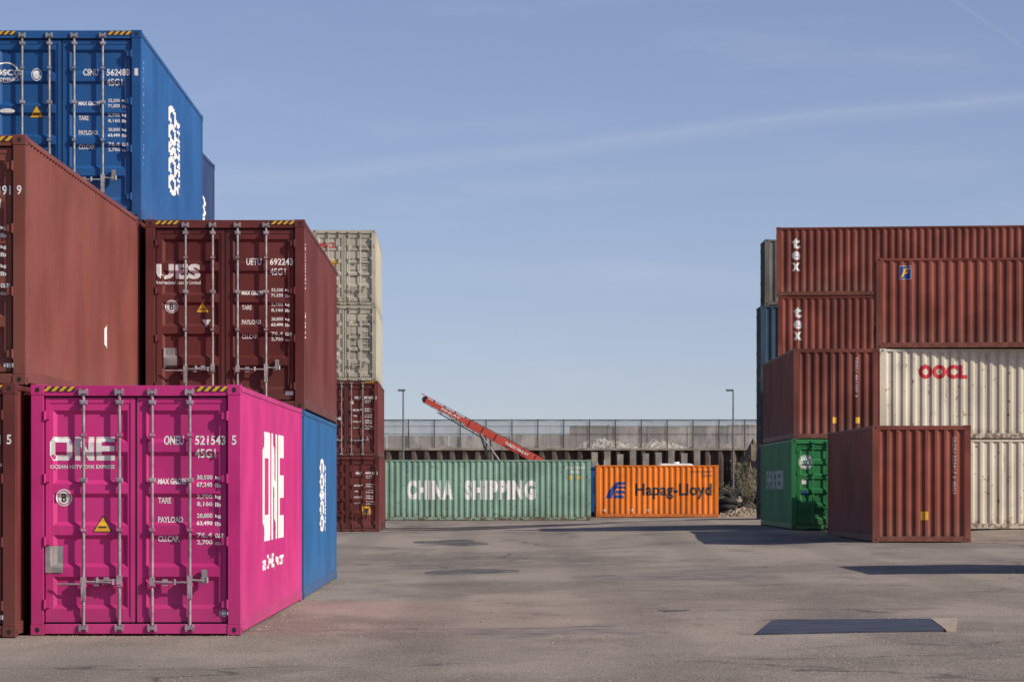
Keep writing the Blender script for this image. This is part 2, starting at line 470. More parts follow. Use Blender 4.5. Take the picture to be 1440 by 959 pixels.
HC = 2.896; T = HC + 0.002
ground_pts = [(-3, 20, 0), (3, 20, 0), (0, 32, 0), (6, 36, .08), (2, 60, .04), (1, 90, .1), (0, 120, .08), (3, 140, .12), (14, 60, .25), (14, 190, .35), (0, 190, .25), (-12, 190, .2), (30, 30, .2), (30, 120, .5), (-30, 40, 0), (-30, 140, 0), (6, 85, .25), (7, 120, .35)]
def gp(c):
    e = c.e; r = e.rotation_euler.z
    for lx in (-W / 2, 0, W / 2):
        for ly in (0, c.L * .33, c.L * .66, c.L):
            ground_pts.append((e.location.x + lx * math.cos(r) - ly * math.sin(r), e.location.y + lx * math.sin(r) + ly * math.cos(r), e.location.z))

# ---------------- nearest containers (left) ----------------
c = yard(-5.575, 40.0, 0.0, mat='pink', near=True, stripes=True, rot=0.15, rods='galvpink'); gp(c)
c.door_marks('ONEU 521543', '5')
c.put(polys_geo(block_one()), 'door', 0.22, 0.97, 2.02, 2.295, 'wht')
c.text('OCEAN NETWORK EXPRESS', 'door', 0.225, 0.965, 1.925, 1.97, 'wht', 0.03)
c.put(disc_geo(), 'door', 0.29, 0.475, 1.49, 1.69, 'wht', 0.003)
c.put(ring_geo(20, 0.76, 0.84), 'door', 0.29, 0.475, 1.49, 1.69, 'pink', 0.006)
c.text('B', 'door', 0.355, 0.41, 1.54, 1.64, 'dblack', 0.02, off=0.006)
c.tri('door', 0.83, 1.29, 0.23)
c.rect('door', 0.17, 0.37, 0.72, 1.03, 'plate', 0.012)
c.put(disc_geo(), 'door', 2.185, 2.29, 0.215, 0.29, 'wht', 0.003)
c.put(ring_geo(20, 0.6, 0.8), 'door', 2.185, 2.29, 0.215, 0.29, 'dblue', 0.006)
c.put(polys_geo(block_one()), 'right', 3.9, 8.0, 1.02, 2.42, 'wht')
c.text('as ONE, we can', 'right', 3.9, 8.0, 0.62, 0.84, 'wht', 0.04)
c.done()

c = yard(-8.10, 39.45, 0.0, mat='maroon', near=True, stripes=True); gp(c)
c.door_marks('UETU 733131', '5'); c.text('leasing.com', 'door', 1.7, 2.27, 1.93, 2.0, 'wht', .02); c.rect('door', 2.17, 2.29, 0.2, 0.25, 'wht'); c.done()
c = yard(-8.07, 40.05, T, mat='redbrown', near=True, stripes=True, rot=0.1)
c.door_marks('UETU 821191', '9'); c.rect('door', 2.17, 2.29, 0.2, 0.25, 'wht')
c.put(disc_geo(10), 'right', 8.05, 8.35, 0.74, 1.08, 'wht')
c.done()
# second row
c = yard(-5.61, 52.7, 0.0, mat='blue2', rot=0.55, stripes=True); gp(c)
c.text('COSCO', 'right', 5.6, 7.1, 0.95, 2.2, 'wht', 0.06, 1.05, vertical=True); c.text('SHIPPING', 'right', 7.3, 7.8, .95, 2.1, 'wht', 0.04, vertical=True)
c.side_id('right', 'CSNU 612904 7 45G1', 0.8, 1.2, 2.5, .12)
c.done()
c = yard(-5.60, 52.75, T, mat='maroon', rot=0.6, near=True, stripes=True)
c.door_marks('UETU 692243', '', gross=('32,500 kg', '71,650 lb'))
c.text('UES', 'door', 0.17, 0.84, 1.99, 2.22, 'wht', 0.055, 1.08); c.text('International Leasing Limited', 'door', 0.17, 0.84, 1.895, 1.965, 'wht', 0.02)
c.put(disc_geo(), 'door', 0.30, 0.50, 1.47, 1.67, 'wht', 0.003); c.put(ring_geo(20, 0.76, 0.84), 'door', 0.30, 0.50, 1.47, 1.67, 'maroon', 0.006); c.text('B', 'door', 0.37, 0.43, 1.52, 1.62, 'dblack', 0.02, off=0.006)
c.tri('door', 0.87, 1.57, 0.22); c.tri('door', 0.93, 1.31, 0.16, 'wht', True)
c.rect('door', 0.28, 0.48, 0.64, 0.94, 'plate', 0.012); c.rect('door', 2.14, 2.26, 0.22, 0.28, 'wht')
c.side_id('right', 'UETU 692243 9', 0.35, 1.85, 2.55, .14); c.side_id('right', '45G1', .35, 1.1, 1.5, .14); c.done()
c = yard(-8.12, 52.7, 0.0, mat='maroon'); gp(c); c.done()
c = yard(-8.12, 52.8, T, mat='maroon'); c.done()
c = yard(-8.10, 52.8, 2 * T, mat='blue', rot=0.7, near=True, stripes=True)
c.door_marks('CSNU 562480', '1', gross=('32,500 kg', '71,650 lb'))
c.put(ring_geo(24, 0.82, 0.95), 'door', 0.15, 0.57, 2.08, 2.42, 'wht'); c.text('COSCO', 'door', 0.08, 0.60, 2.20, 2.30, 'wht', 0.04); c.text('SHIPPING', 'door', 0.1, 0.56, 2.12, 2.17, 'wht', 0.02)
c.put(disc_geo(), 'door', 0.75, 0.91, 2.12, 2.32, 'wht', .003); c.put(ring_geo(20, 0.7, 0.84), 'door', 0.75, 0.91, 2.12, 2.32, 'blue', 0.006)
c.tri('door', 0.83, 1.66, 0.24); c.put(disc_geo(), 'door', .27, .5, 1.62, 1.7, 'wht')
c.text('COSCO', 'right', 4.9, 6.5, 0.85, 2.35, 'wht', 0.06, 1.05, vertical=True); c.text('SHIPPING', 'right', 6.7, 7.2, .95, 2.2, 'wht', 0.04, vertical=True)
c.side_id('right', 'CSNU 562480 1  45G1', 0.5, 0.9, 2.55, .15)
c.done()
for k in range(3):
    c = yard(-8.88, 68.85, k * T, L=6.058, mat='navy' if k == 2 else 'blue')
    if k == 0: gp(c)
    if k == 2: c.text('COSCO', 'right', 2.6, 4.0, 1.0, 2.0, 'wht', 0.05, vertical=True)
    c.done()
for k, (mt, rd, dx) in enumerate((('maroon', 'maroon', .12), ('maroon', 'galv', .08), ('beige', 'beige', 0), ('beige', 'beige', -.02))):
    c = yard(-7.66 + dx, 132.8, k * T, mat=mt, rods=rd, rot=1.0, stripes=(k == 1))
    if k == 0: gp(c)
    c.door_marks(('BEAU 499113', 'FSCU 871450', 'OOLU 803391', 'OOLU 926128')[k], '2', mat='wht' if k < 2 else 'dblack')
    if k == 3:
        c.text('OOCL', 'door', 0.15, 0.92, 2.2, 2.42, 'dred', 0.05)
    if k >= 2: c.rect('door', 0.78, 0.95, 1.55, 1.75, 'yellow'); c.rect('door', .78, 1.0, 1.0, 1.2, 'wht')
    if k == 0: c.rect('door', 1.78, 2.1, .62, .98, 'yellow'); c.rect('door', 1.85, 2.03, .72, .9, 'dblack', .006)
    if k == 1: c.put(disc_geo(), 'door', 1.35, 1.5, 2.0, 2.15, 'wht'); c.rect('door', .8, 1.0, 1.4, 1.5, 'wht')
    c.done()

# ---------------- closing containers at the back ----------------
c = cross(-8.45, 164.6, 0.13, rot=1.5, mat='teal'); gp(c)
c.text('CHINA', 'right', 3.42, 5.62, 0.98, 1.92, 'wht', 0.065, 1.16)
c.text('SHIPPING', 'right', 6.15, 9.55, 0.98, 1.92, 'wht', 0.065, 1.16)
c.text('CCLU 721345 8', 'right', 11.0, 11.9, 2.45, 2.58, 'wht', .02); c.text('45G1', 'right', 11.2, 11.7, 2.25, 2.38, 'wht', .02)
for u_ in (11.1, 11.55): c.rect('right', u_, u_ + .18, 1.98, 2.12, 'yellow')
c.done()
c = cross(4.16, 171.0, 0.22, L=6.058, H=2.591, mat='orange', rot=0.3); gp(c)
c.text('Hapag-Lloyd', 'right', 1.93, 5.72, 0.90, 1.68, 'dblack', 0.03, 1.02)
arrow = [[(0.0, 0.0), (0.30, 0.0), (0.42, 0.42), (0.12, 0.42)], [(0.12, 0.42), (0.42, .42), (0.72, 1.0), (0.5, 1.0)], [(.42, .6), (1.0, .6), (.93, .74), (.5, .74)], [(.62, 1.0), (1.0, 1.0), (.92, .84), (.56, .84)], [(.38, 0.0), (.92, .0), (.8, .2), (.43, .2)], [(.46, .28), (.95, .28), (.88, .48), (.5, .48)]]
c.put(polys_geo(arrow), 'right', 0.47, 1.5, 0.95, 1.75, 'dblue')
c.text('HLXU 251684 0', 'right', 4.7, 5.7, 2.2, 2.32, 'dblack', .02); c.text('22G1', 'right', 5.2, 5.7, 2.0, 2.12, 'dblack', .02)
for u_ in (.35, 1.7, 2.5): c.rect('right', u_, u_ + .12, .3, .42, 'wht')
c.done()

# ---------------- right hand stacks ----------------
S = 2.591; TS = S + 0.002
c = yard(8.92, 85.5, 0.35, mat='oxide', doors='back', rot=0.0); gp(c)
c.side_id('end', 'GLDU 523417 6 45G1', 1.98, 1.2, 2.62, .09, 'wht_dim'); c.rect('end', 1.2, 1.38, .55, .76, 'yellow')
c.done()
zg = 0.50
c = yard(8.0, 98.95, zg, H=S, mat='green', rods='green'); gp(c)
c.door_marks('EGHU 102938', '4', '42G1'); c.text('EVERGREEN', 'left', 2.4, 8.9, 1.15, 1.72, 'wht_dim', 0.03)
c.put(disc_geo(), 'door', .2, .62, 1.72, 2.14, 'wht'); c.put(ring_geo(24, .86, .94), 'door', .2, .62, 1.72, 2.14, 'dgreen', .006)
star = [[(0.5 + .3 * math.cos(a), .5 + .3 * math.sin(a)), (.5 + .07 * math.cos(a + .8), .5 + .07 * math.sin(a + .8)), (.5 + .07 * math.cos(a - .8), .5 + .07 * math.sin(a - .8))] for a in [i * math.pi / 4 for i in range(8)]]
c.put(polys_geo(star), 'door', .2, .62, 1.72, 2.14, 'dgreen', .007)
c.rect('door', .3, .45, 1.3, 1.45, 'wht'); c.rect('door', .3, .45, 1.0, 1.1, 'dblue'); c.done()
c = yard(8.06, 98.95, zg + TS, H=S, mat='oxide2', doors='back')
c.side_id('end', 'TEXU 481207 3', 1.76, 1.2, 2.35, .08, 'wht_dim')
c.rect('end', 1.12, 1.24, .45, .62, 'yellow'); c.rect('end', 1.78, 1.9, .45, .62, 'yellow'); c.done()
for k in range(3):
    c = cross(10.54, 99.1, zg + k * TS, H=S, mat='oxide' if k == 2 else 'white', rot=-4.5 if k == 2 else 0, rods='oxide' if k == 2 else 'white')
    if k == 0: gp(c)
    if k == 1: c.text('OOCL', 'right', 1.12, 2.52, 1.72, 2.13, 'dred', 0.07, 1.08)
    if k == 2:
        c.rect('right', .66, 1.0, 1.98, 2.36, 'wht'); c.rect('right', .67, .99, 1.99, 2.35, 'dblue', .005)
        c.put(polys_geo([[(0, 0), (.25, 0), (.5, .55), (.3, .55)], [(.3, .55), (.5, .55), (.75, 1), (.35, .85)], [(.5, .8), (1, 1), (.95, .8), (.6, .65)], [(.4, .5), (.8, .6), (.75, .42), (.4, .32)]]), 'right', .69, .97, 2.03, 2.32, 'yellow', .008)
    c.done()
zz = 0.5; hs = [HC, HC, S, S]
for k in range(4):
    c = cross(10.10 + (0.06 if k == 2 else 0), 130.0, zz, H=hs[k], mat='oxide' if k != 1 else 'oxide2', rot=-7.5, rods='oxide', stripes=False)
    if k == 0: gp(c)
    if k >= 2:
        for j, ch in enumerate('tex'):
            c.text(ch, 'right', .58, .90, 1.78 - j * .42, 2.1 - j * .42 + (.08 if j == 0 else 0), 'wht', .04)
        if k == 3: c.text('TEXU 451207', 'right', 11.0, 11.9, 2.2, 2.3, 'wht', .02)
    c.done(); zz += hs[k] + .002
zz = 0.45; hs = [HC, S, HC, S]
for k in range(4):
    c = cross(9.76 if k < 3 else 9.92, 135.6, zz, H=hs[k], mat=('navy', 'steelblue', 'steelblue', 'grey')[k], rods='grey')
    if k == 0: gp(c)
    c.done(); zz += hs[k] + .002
c = yard(10.35, 59.2, 0.22, L=6.058, mat='oxide2', doors='back'); gp(c); c.done()

# ------------------------------------------------------------------ ground
xs = np.array([-3000, -600, -150] + list(np.arange(-40, 60.01, 0.5)) + [150, 600, 3000], float)
ys = np.array([-2000, -300, -50] + list(np.arange(0, 200.01, 0.5)) + [260, 1000, 4000], float)
GX, GY = np.meshgrid(xs, ys)
P = np.array(ground_pts)
num = np.zeros_like(GX); den = np.zeros_like(GX)
for x, y, z in P:
    d2 = (GX - x) ** 2 + ((GY - y) * 0.7) ** 2 + 0.35
    w = 1 / d2 ** 1.6; num += w * z; den += w
GZ = num / den
verts = []
for j in range(len(ys)):
    for i in range(len(xs)):
        x, y = xs[i], ys[j]
        n = noise.noise(Vector((x * .35, y * .35, 0))) * .014 + noise.noise(Vector((x * 1.1, y * 1.1, 5))) * .006 if abs(x) < 70 and 0 <= y <= 200 else 0
        verts.append((x, y, float(GZ[j, i]) + n - 0.006))
nx = len(xs)
faces = [(j * nx + i, j * nx + i + 1, (j + 1) * nx + i + 1, (j + 1) * nx + i) for j in range(len(ys) - 1) for i in range(nx - 1)]
me = bpy.data.meshes.new('ground'); me.from_pydata(verts, [], faces); me.polygons.foreach_set('use_smooth', [True] * len(faces))
ground = bpy.data.objects.new('ground', me); scene.collection.objects.link(ground)
GZN = np.array([q[2] for q in verts]).reshape(len(ys), nx)
def gz(x, y):
    """bilinear height of the ground sheet"""
    i = int(np.clip(np.searchsorted(xs, x) - 1, 0, nx - 2)); j = int(np.clip(np.searchsorted(ys, y) - 1, 0, len(ys) - 2))
    a = (x - xs[i]) / (xs[i + 1] - xs[i]); b_ = (y - ys[j]) / (ys[j + 1] - ys[j])
    return float((1 - b_) * ((1 - a) * GZN[j, i] + a * GZN[j, i + 1]) + b_ * ((1 - a) * GZN[j + 1, i] + a * GZN[j + 1, i + 1]))

m, nt, b = new_mat('dusty_asphalt')
v = coords(nt, rnd=False)
n1 = noise_n(nt, coords(nt, (1, .45, 1), False), 0.16, 5, 0.62)
n2 = noise_n(nt, coords(nt, (1, .4, 1), False), 0.8, 5, 0.68)
n3 = noise_n(nt, coords(nt, (1, .5, 1), False), 9, 4, 0.7)
n4 = noise_n(nt, coords(nt, (1, .25, 1), False), 42, 2, 0.7)
c = mixc(nt, ramp(nt, n1, .38, .60), (0.185, 0.158, 0.134), (0.34, 0.285, 0.235))
c = mixc(nt, mathn(nt, 'MULTIPLY', ramp(nt, n2, .5, .68), .5), c, (0.39, 0.33, 0.27))
c = mixc(nt, mathn(nt, 'MULTIPLY', ramp(nt, n2, .46, .32), .6), c, (0.125, 0.11, 0.098))
wv = N(nt, 'ShaderNodeTexWave'); wv.bands_direction = 'X'; wv.inputs['Scale'].default_value = 0.11; wv.inputs['Distortion'].default_value = 3.0; wv.inputs['Detail'].default_value = 3
wv.inputs['Detail Scale'].default_value = .6
nt.links.new(coords(nt, (1, .12, 1), False), wv.inputs['Vector'])
c = mixc(nt, mathn(nt, 'MULTIPLY', ramp(nt, wv.outputs['Fac'], .6, .95), .35), c, (0.14, 0.122, 0.108))
c = mixc(nt, mathn(nt, 'MULTIPLY', ramp(nt, n3, .25, .75), .5), c, mixc(nt, ramp(nt, n4, .3, .7), (0.07, 0.06, 0.052), (0.52, 0.45, 0.38)))
vo = N(nt, 'ShaderNodeTexVoronoi', feature='DISTANCE_TO_EDGE'); vo.inputs['Scale'].default_value = 0.14
dn = N(nt, 'ShaderNodeTexNoise'); dn.inputs['Scale'].default_value = .8; dn.inputs['Detail'].default_value = 5
nt.links.new(v, dn.inputs['Vector'])
ad = N(nt, 'ShaderNodeVectorMath', operation='MULTIPLY_ADD'); nt.links.new(dn.outputs['Color'], ad.inputs[0]); ad.inputs[1].default_value = (2.2, 2.2, 2.2); nt.links.new(v, ad.inputs[2])
nt.links.new(ad.outputs[0], vo.inputs['Vector'])
cr = mathn(nt, 'MULTIPLY', ramp(nt, vo.outputs['Distance'], .012, .003), ramp(nt, n1, .52, .44))
c = mixc(nt, mathn(nt, 'MULTIPLY', cr, .6), c, (0.06, 0.053, 0.047))
nt.links.new(c, b.inputs['Base Color']); b.inputs['Roughness'].default_value = 0.95; b.inputs['Specular IOR Level'].default_value = .12
bp = N(nt, 'ShaderNodeBump'); bp.inputs['Strength'].default_value = .8; bp.inputs['Distance'].default_value = .02
hh = mathn(nt, 'ADD', mathn(nt, 'MULTIPLY', n3, .6), mathn(nt, 'MULTIPLY', n4, .5))
nt.links.new(hh, bp.inputs['Height']); nt.links.new(bp.outputs[0], b.inputs['Normal'])
me.materials.append(m)

M['plate_steel'] = simple('blued_steel_plate', (0.055, 0.06, 0.078), .6, .3, .35, 2, .004)
M['concrete'] = simple('concrete', (0.36, 0.29, 0.22), .9, 0, .25, 3, .01)
def ground_sheet(name, pts, mat, th=.02, lift=.012):
    mb = MB(); k = len(pts)
    top = [(x, y, gz(x, y) + lift + th) for x, y in pts]; bot = [(x, y, gz(x, y) - .05) for x, y in pts]
    mb.poly(top, mat)
    for i in range(k):
        j = (i + 1) % k; mb.poly([bot[i], bot[j], top[j], top[i]], mat)
    return mb.obj(name)
e = empty('steel_cover_plate')
o = ground_sheet('plate', [(2.78, 39.4), (4.93, 39.4), (5.25, 43.4), (3.30, 43.7)], M['plate_steel'], .008, .014); o.parent = e
o = ground_sheet('concrete_edge', [(4.94, 39.3), (5.04, 39.3), (5.60, 43.5), (5.26, 43.4)], M['concrete'], .014); o.parent = e
def patch(name, cx, cy, rx, ry, mat, seed=0, n=40, jag=.25, rings=8):
    """worn patch draped over the ground sheet with a thin feathered lip"""
    mb = MB(); k = mb.mi(mat); mb.v.append((cx, cy, gz(cx, cy) + .008))
    for r_ in range(1, rings + 1):
        for i in range(n):
            t = 2 * math.pi * i / n; r = (1 + jag * noise.noise(Vector((math.cos(t) * 1.6, math.sin(t) * 1.6, seed * 3.7))) + .06 * noise.noise(Vector((math.cos(t) * 9, math.sin(t) * 9, seed)))) * r_ / rings
            x, y = cx + rx * r * math.cos(t), cy + ry * r * math.sin(t)
            mb.v.append((x, y, gz(x, y) + (.008 if r_ < rings else -.004)))
    for i in range(n): mb.f.append([0, 1 + i, 1 + (i + 1) % n]); mb.m.append(k)
    for r_ in range(rings - 1):
        for i in range(n):
            a = 1 + r_ * n + i; b_ = 1 + r_ * n + (i + 1) % n; mb.f.append([a, a + n, b_ + n, b_]); mb.m.append(k)
    return mb.obj(name, smooth=True)
M['tar'] = simple('old_asphalt_patch', (0.10, 0.09, 0.08), .9, 0, .5, 2.5, .02)
M['tar2'] = simple('asphalt_patch_worn', (0.20, 0.172, 0.148), .9, 0, .35, 2, .02)
patch('asphalt_patch', -.95, 69.5, 1.0, 1.7, M['tar'], 1, jag=.5)
patch('asphalt_patch', -1.6, 94, 1.1, 2.0, M['tar'], 12, jag=.5)
patch('asphalt_patch', 3.0, 64, 1.5, 2.6, M['tar2'], 8, jag=.8)
patch('asphalt_patch', .4, 41.0, 1.3, 1.6, M['tar2'], 10, jag=.9)
patch('asphalt_patch', 2.2, 47.5, .22, .5, M['tar'], 3, jag=.6)
gm = simple('gravel', (0.29, 0.25, 0.205), .9, 0, .4, 20, rnd=False)
mb = MB(); rnd = random.Random(3)
def stone(x, y, r):
    z = gz(x, y); k = mb.mi(gm); base = len(mb.v); n = 6
    for ring, (rr, hz) in enumerate(((1.0, -.1), (.85, .4), (.35, .65))):
        for i in range(n):
            t = 2 * math.pi * (i + ring * .5) / n; q = r * rr * rnd.uniform(.7, 1.2)
            mb.v.append((x + q * math.cos(t), y + q * math.sin(t), z + r * hz * rnd.uniform(.8, 1.1)))
    for ring in range(2):
        for i in range(n):
            a = base + ring * n + i; b_ = base + ring * n + (i + 1) % n
            mb.f.append([a, b_, b_ + n, a + n]); mb.m.append(k)
    mb.f.append([base + 2 * n + i for i in range(n)]); mb.m.append(k)
for i in range(2200):
    y = 29 + 75 * rnd.random() ** 1.4; x = rnd.uniform(-.16 * y, .16 * y)
    if noise.noise(Vector((x * .3, y * .12, 9))) < rnd.uniform(-.15, .5): continue
    stone(x, y, rnd.choice((.005, .006, .007, .009, .012)) * (1 + y / 90))
for i in range(200):
    stone(rnd.uniform(-5.6, -3.0), rnd.gauss(39.85, .12), rnd.uniform(.005, .012)); stone(-3.08 + abs(rnd.gauss(0, .10)), rnd.uniform(40, 64), rnd.uniform(.008, .018))
mb.obj('gravel')

# ------------------------------------------------------------------ retaining wall, fence, far terrain
YW = 200.0; ZT = 3.95
M['pile'] = paint('rusty_sheet_pile', (0.10, 0.072, 0.056), .7, .5, .8, .25)
M['capc'] = simple('weathered_concrete', (0.27, 0.235, 0.195), .9, 0, .4, .8, .02)
M['soil'] = simple('soil', (0.14, 0.11, 0.08), .95, 0, .4, .7, .03)
rw = empty('retaining_wall', (0, YW, 0))
mb = MB()
pp = corr_pts(-90, 120, .74, .34)
for (a, da), (b_, db) in zip(pp[:-1], pp[1:]):
    t = ZT - .12 + .06 * noise.noise(Vector((a * .4, 0, 0)))
    mb.poly([(a, da, 0), (b_, db, 0), (b_, db, t), (a, da, t)], M['pile'])
mb.obj('sheet_piling', rw)
mb = MB(); mb.box(-90, 120, -.06, .6, ZT - .1, ZT + .02, M['capc'])
x = 4.6
while x < 11.2:
    mb.box(x, x + .36, -.22, -.07, .1, ZT - .1 - random.uniform(0, .35), M['capc']); x += .74
mb.obj('capping_beam', rw)
mb = MB()
mb.box(12.0, 40, -.5, -.08, 0.1, 1.2, M['capc']); mb.obj('toe_wall', rw)

me = bpy.data.meshes.new('terrain')
tv = [(x, y, ZT - .05) for y in (YW + .4, 4000) for x in (-3000, 3000)]
me.from_pydata(tv, [], [(0, 1, 3, 2)]); me.materials.append(M['soil'])
o = bpy.data.objects.new('terrain', me); scene.collection.objects.link(o)

m, nt, b = new_mat('shade_netting'); b.inputs['Base Color'].default_value = (.24, .245, .25, 1); b.inputs['Roughness'].default_value = .8
nn = noise_n(nt, coords(nt, (1, 1, 1), False), .8, 4, .6)
tr = N(nt, 'ShaderNodeBsdfTransparent'); mx = N(nt, 'ShaderNodeMixShader')
fa = mathn(nt, 'ADD', mathn(nt, 'MULTIPLY', nn, .5), .27)
nt.links.new(fa, mx.inputs[0]); nt.links.new(tr.outputs[0], mx.inputs[1]); nt.links.new(b.outputs[0], mx.inputs[2])
nt.links.new(mx.outputs[0], nt.nodes['Material Output'].inputs['Surface']); M['net'] = m
M['post'] = simple('dark_steel_post', (.08, .08, .08), .6, .3)
fe = empty('netting_fence', (0, YW + .35, ZT))
mb = MB()
for i in range(-60, 80):
    x = i * 1.5; mb.cyl((x, 0, 0), (x, 0, 1.70), .035, M['post'], 6)
    if i % 4 == 0: mb.beam((x, .05, 1.3), (x + .05, 1.1, 0), .04, .04, M['post'])
mb.cyl((-90, 0, 1.66), (120, 0, 1.66), .03, M['post'], 6); mb.cyl((-90, 0, .85), (120, 0, .85), .015, M['post'], 6); mb.cyl((-90, 0, 1.3), (120, 0, 1.3), .012, M['post'], 6)
mb.obj('posts_and_rails', fe)
mb = MB(); px = -90
while px < 120:
    mb.poly([(px, .05, .03), (px + .75, .07, .03), (px + .75, .07, 1.63 + .03 * math.sin(px * 3)), (px, .05, 1.63 + .03 * math.sin((px - .75) * 3))], M['net']); px += .75
mb.obj('netting', fe)

m, nt, b = new_mat('stained_concrete_wall')
v1 = coords(nt, (1, 1, .25), False)
a1 = noise_n(nt, v1, 1.2, 6, .7); a2 = noise_n(nt, coords(nt, (1, 1, 1), False), .35, 4, .6)
c = mixc(nt, ramp(nt, a1, .38, .6), (.17, .15, .13), (.58, .52, .45)); c = mixc(nt, mathn(nt, 'MULTIPLY', ramp(nt, a2, .45, .6), .7), c, (.24, .20, .17))
nt.links.new(c, b.inputs['Base Color']); b.inputs['Roughness'].default_value = .95
cw = empty('concrete_wall', (0, 216, ZT - .05)); mb = MB(); x = 3.6
while x < 60:
    hgt = 1.70 + random.uniform(-.12, .05); mb.box(x, x + 2.38, 0, .2, 0, hgt, m); mb.box(x + 2.38, x + 2.5, -.04, .24, 0, hgt + .06, m); x += 2.5
mb.obj('panels_and_posts', cw)
mb = MB(); x = -60
while x < 3.5:
    mb.box(x, x + 3.9, 0, .2, 0, 1.1 + random.uniform(-.1, .1), m); x += 4.0
cw2 = empty('concrete_wall', (0, 222, ZT - .05)); mb.obj('panels', cw2)

def heap(name, cx, cy, z, rx, ry, h, mat, seed, n=34, rough=.35):
    mb = MB(); k = mb.mi(mat)
    for j in range(n + 1):
        for i in range(n + 1):
            u = -1 + 2 * i / n; w = -1 + 2 * j / n; r = math.sqrt(u * u + w * w)
            base = max(0, 1 - r ** 1.3)
            zz = h * base * (1 + rough * noise.noise(Vector((u * 4, w * 4, seed)))) + (rough * h * .55 * noise.noise(Vector((u * 13, w * 13, seed + 9))) if base > 0 else 0)
            mb.v.append((cx + u * rx, cy + w * ry, z + max(zz, -.05) - (.06 if base <= 0 else 0)))
    for j in range(n):
        for i in range(n):
            a = j * (n + 1) + i; mb.f.append([a, a + 1, a + n + 2, a + n + 1]); mb.m.append(k)
    return mb.obj(name)
M['rub'] = simple('pale_rubble', (.46, .41, .34), .95, 0, .45, 2.5, .05)
M['rub2'] = simple('brown_rubble', (.26, .205, .15), .95, 0, .5, 3, .05)
heap('rubble_heap', 5.6, 205, ZT - .05, 2.2, 2.2, .62, M['rub'], 1, rough=.7)
heap('rubble_heap', 8.6, 206, ZT - .05, 2.3, 2.4, .5, M['rub'], 2, rough=.7)
heap('rubble_heap', 1.8, 207, ZT - .05, 2.0, 2.0, .35, M['rub2'], 3)
heap('rubble_heap', -5.0, 208, ZT - .05, 3.0, 2.4, .4, M['rub2'], 13)
heap('rubble_heap', 12.2, 206, ZT - .05, 2.4, 2.4, .45, M['rub2'], 14)
heap('rubble_heap', 11.9, 183, gz(11.9, 183), 1.9, 2.5, .75, M['rub2'], 4, rough=.6)
heap('rubble_heap', 13.2, 188, gz(13, 188), 2.2, 2.5, 1.3, M['rub2'], 6, rough=.6)
heap('soil_bank', 14.0, 198.0, gz(13, 195), 2.6, 3.0, 3.4, M['soil'], 16, rough=.5)

M['leaf'] = simple('dry_leaves', (.12, .11, .05), .8, 0, .5, 3)
M['twig'] = simple('twigs', (.14, .105, .08), .9)
def shrub(cx, cy, z, R, H_, seed, leaves=700):
    rnd = random.Random(seed); e = empty('shrub', (cx, cy, z)); t = MB(); l = MB()
    for i in range(26):
        a = rnd.uniform(0, 6.28); r = R * rnd.random() ** .5; hh = H_ * rnd.uniform(.6, 1.1)
        p0 = Vector((rnd.uniform(-.1, .1), rnd.uniform(-.1, .1), -.03)); p2 = Vector((r * math.cos(a), r * math.sin(a), hh)); p1 = p0.lerp(p2, .5) + Vector((rnd.uniform(-.1, .1), rnd.uniform(-.1, .1), .1))
        t.cyl(p0, p1, .02, M['twig'], 5, .013); t.cyl(p1, p2, .013, M['twig'], 5, .004)
        for k in range(leaves // 26):
            q = p1.lerp(p2, rnd.random() ** .7) + Vector((rnd.gauss(0, .13), rnd.gauss(0, .13), rnd.gauss(0, .1)))
            u = Vector((rnd.gauss(0, 1), rnd.gauss(0, 1), rnd.gauss(0, 1))).normalized() * .05; w = u.orthogonal().normalized() * .03
            l.poly([q - u, q + w, q + u, q - w], M['leaf'])
    t.obj('branches', e); l.obj('leaves', e)
for i, (x, y, r, h_, lv) in enumerate(((10.9, 180, .5, .9, 400), (12.5, 180.5, .55, 1.5, 500), (13.0, 185, .8, 1.9, 500), (11.6, 186, .6, 1.3, 300), (10.9, 197.5, .8, 2.4, 500), (13.2, 194.5, 1.0, 2.8, 600), (12.2, 177.6, .3, .5, 200))):
    shrub(x, y, gz(x, y) + (.3 if 182 < y < 190 else 0), r, h_, i + 5, lv)

def tyre(x, y, z, R=.5, r=.16, lean=0):
    mb = MB(); nu, nv = 28, 12; k = mb.mi(M['black'])
    for i in range(nu):
        a = 2 * math.pi * i / nu
        for j in range(nv):
            b_ = 2 * math.pi * j / nv; q = R - r + r * math.cos(b_)
            mb.v.append((q * math.cos(a), q * math.sin(a), r + r * .95 * math.sin(b_)))
    for i in range(nu):
        for j in range(nv):
            mb.f.append([i * nv + j, ((i + 1) % nu) * nv + j, ((i + 1) % nu) * nv + (j + 1) % nv, i * nv + (j + 1) % nv]); mb.m.append(k)
    o = mb.obj('tyre', smooth=True); o.location = (x, y, z); o.rotation_euler = (lean, 0, 0)
for x, y, n in ((11.15, 179.5, 3), (12.25, 179.8, 2), (13.1, 180.5, 4)):
    for k in range(n): tyre(x + random.uniform(-.05, .05), y, gz(x, y) + k * .31)
for x, y in ((11.2, 182), (12.0, 182.2)): tyre(x, y, gz(x, y) + .8, lean=1.2)
heap('rubble_heap', 12.0, 176.8, gz(12, 176.8), 1.6, 1.3, .42, M['rub2'], 21, rough=.7)

